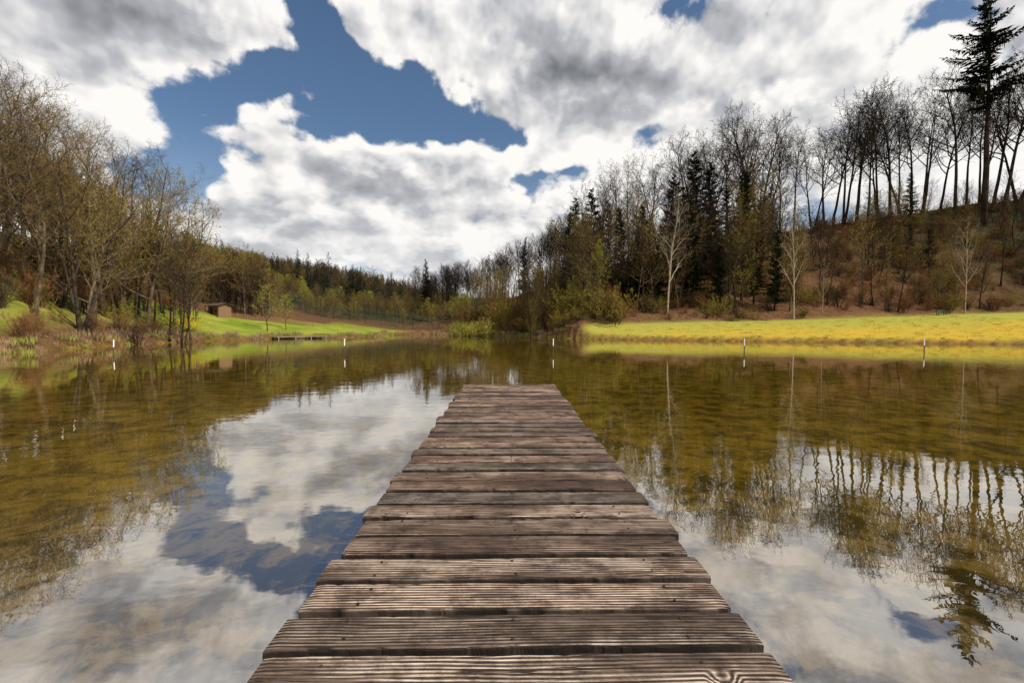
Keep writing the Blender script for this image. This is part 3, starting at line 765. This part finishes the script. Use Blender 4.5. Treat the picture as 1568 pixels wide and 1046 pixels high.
# cloud coordinates: azimuth / elevation, with a little more compression towards the horizon
elc = t.m('MULTIPLY', t.m('LOGARITHM', t.m('ADD', t.m('MAXIMUM', el0, 0.0), 0.35), math.e), 0.95)
cpv = t.comb(az0, elc, 0.0)
wc = t.noise(cpv, 4.0, 3, 0.55, col=True, dim='2D')
ws = t.sep(wc)
az = t.m('ADD', az0, t.m('MULTIPLY', t.m('SUBTRACT', ws[0], 0.5), 0.26))
el = t.m('ADD', el0, t.m('MULTIPLY', t.m('SUBTRACT', ws[1], 0.5), 0.22))
def ang(px, py):
    X = (px-777)/F; Z = (500-py)/F
    return math.atan2(X, 1), math.atan2(Z, math.hypot(X, 1))
def blob(px, py, rx, ry, rot=0.0):
    a0, e0 = ang(px, py)
    ra = rx/F*math.cos(a0); re = ry/F*math.cos(e0)**2*math.cos(a0)
    c, sn = math.cos(rot), math.sin(rot)
    # u = ((az-a0)c + (el-e0)s)/ra ;  v = ((el-e0)c - (az-a0)s)/re
    u = t.m('ADD', t.m('MULTIPLY_ADD', az, c/ra, (-a0*c-e0*sn)/ra), t.m('MULTIPLY', el, sn/ra)) if rot else t.m('MULTIPLY_ADD', az, 1/ra, -a0/ra)
    v = t.m('ADD', t.m('MULTIPLY_ADD', el, c/re, (-e0*c+a0*sn)/re), t.m('MULTIPLY', az, -sn/re)) if rot else t.m('MULTIPLY_ADD', el, 1/re, -e0/re)
    q = t.m('MULTIPLY_ADD', u, u, t.m('MULTIPLY', v, v))
    return t.m('EXPONENT', t.m('MULTIPLY', q, -1.0))
def total(bl):
    acc = 0.0
    for w, args in bl: acc = t.m('MULTIPLY_ADD', blob(*args), w, acc)
    return acc
holes = total([(0.52, (400, 165, 155, 75, 0.25)), (0.52, (590, 130, 135, 70, -0.35)), (0.47, (525, 30, 48, 75)), (0.32, (825, 285, 65, 38)), (0.30, (985, 35, 110, 28)),
               (0.25, (1400, 35, 75, 28)), (0.36, (262, 258, 48, 50)), (0.22, (740, 195, 80, 28)),
               (-0.28, (560, 250, 200, 38)), (-0.22, (110, 90, 200, 75)), (-0.24, (860, 100, 130, 65)), (-0.1, (620, 350, 260, 40)), (-0.28, (1080, 190, 220, 60)), (-0.22, (300, 30, 120, 42))])
grey = total([(0.85, (860, 100, 115, 62)), (0.95, (1180, 0, 180, 42)), (0.65, (230, 40, 210, 42)), (0.6, (60, 70, 130, 80)), (0.6, (560, 315, 170, 28)), (0.35, (560, 255, 120, 20)), (0.4, (1000, 120, 90, 40)),
              (-0.5, (1250, 220, 300, 90)), (-0.45, (560, 200, 160, 22)), (-0.35, (210, 165, 90, 35))])
def field(vec, det, vd):
    f = t.noise(vec, 4.6, det, 0.58, dim='2D')
    v = t.n.new('ShaderNodeTexVoronoi'); v.voronoi_dimensions = '2D'; v.inputs['Scale'].default_value = 8.0; v.inputs['Detail'].default_value = vd; v.inputs['Roughness'].default_value = 0.6
    v.inputs['Lacunarity'].default_value = 2.3
    v.normalize = True
    t.l.new(t.vm('ADD', vec, t.vm('SCALE', wc, 0.16)), v.inputs['Vector'])
    return t.m('SUBTRACT', t.m('MULTIPLY', f, 1.1), t.m('MULTIPLY', v.outputs['Distance'], 0.42))
f1 = field(cpv, 7, 2.0)
f2 = field(t.vm('ADD', cpv, (0.018, 0.045, 0.0)), 4, 1.0)
dens = t.m('SUBTRACT', t.m('SUBTRACT', f1, 0.19), holes)
alpha = t.ss(dens, -0.04, 0.10)
relief = t.m('MULTIPLY', t.m('SUBTRACT', f1, f2), 2.3)
thick = t.ss(dens, 0.08, 0.42)
sh = t.m('ADD', 0.95, relief)
sh = t.m('SUBTRACT', sh, t.m('ADD', t.m('MULTIPLY', thick, 0.34), t.m('MULTIPLY', grey, 0.50)))
sh = t.ss(sh, -0.35, 1.0, 0.0, 1.0, 'LINEAR')
ccol = t.mix(t.ss(sh, 0.0, 0.65, 0, 1, 'LINEAR'), (1.5, 1.6, 1.85, 1), (5.4, 5.5, 5.8, 1))
ccol = t.mix(t.ss(sh, 0.6, 0.98, 0, 1, 'LINEAR'), ccol, (10.0, 9.75, 9.4, 1))
blue = t.vm('MULTIPLY', sky.outputs[0], (0.78, 0.90, 0.98))
blue = t.mix(t.ss(el0, 0.0, 0.38, 0.5, 0.0), blue, (6.0, 6.8, 7.8, 1))
col = t.mix(alpha, blue, ccol)
haze = t.ss(el0, 0.0, 0.26, 0.65, 0.0)
col = t.mix(haze, col, (8.5, 8.6, 8.8, 1))
bg = t.n.new('ShaderNodeBackground'); bg.inputs['Strength'].default_value = 0.1
t.l.new(col, bg.inputs['Color'])
o = t.n.new('ShaderNodeOutputWorld'); t.l.new(bg.outputs[0], o.inputs[0])

sun = bpy.data.lights.new('sun', 'SUN'); sun.energy = 5.0; sun.angle = math.radians(0.6); sun.color = (1.0, 0.92, 0.79)
so = bpy.data.objects.new('sun', sun)
a, e = math.radians(SUN_AZ), math.radians(SUN_EL)
so.rotation_euler = Vector((math.sin(a)*math.cos(e), math.cos(a)*math.cos(e), math.sin(e))).to_track_quat('Z', 'Y').to_euler()
scene.collection.objects.link(so)

# ------------------------------------------------------------------ camera
cam = bpy.data.cameras.new('camera'); cam.sensor_width = 36; cam.lens = 16.0; cam.clip_end = 4000; cam.clip_start = 0.05
co = bpy.data.objects.new('camera', cam); co.location = (0, 0, EYE)
co.rotation_euler = (math.radians(90-1.89), 0, -7/697)
scene.collection.objects.link(co); scene.camera = co
print('done')
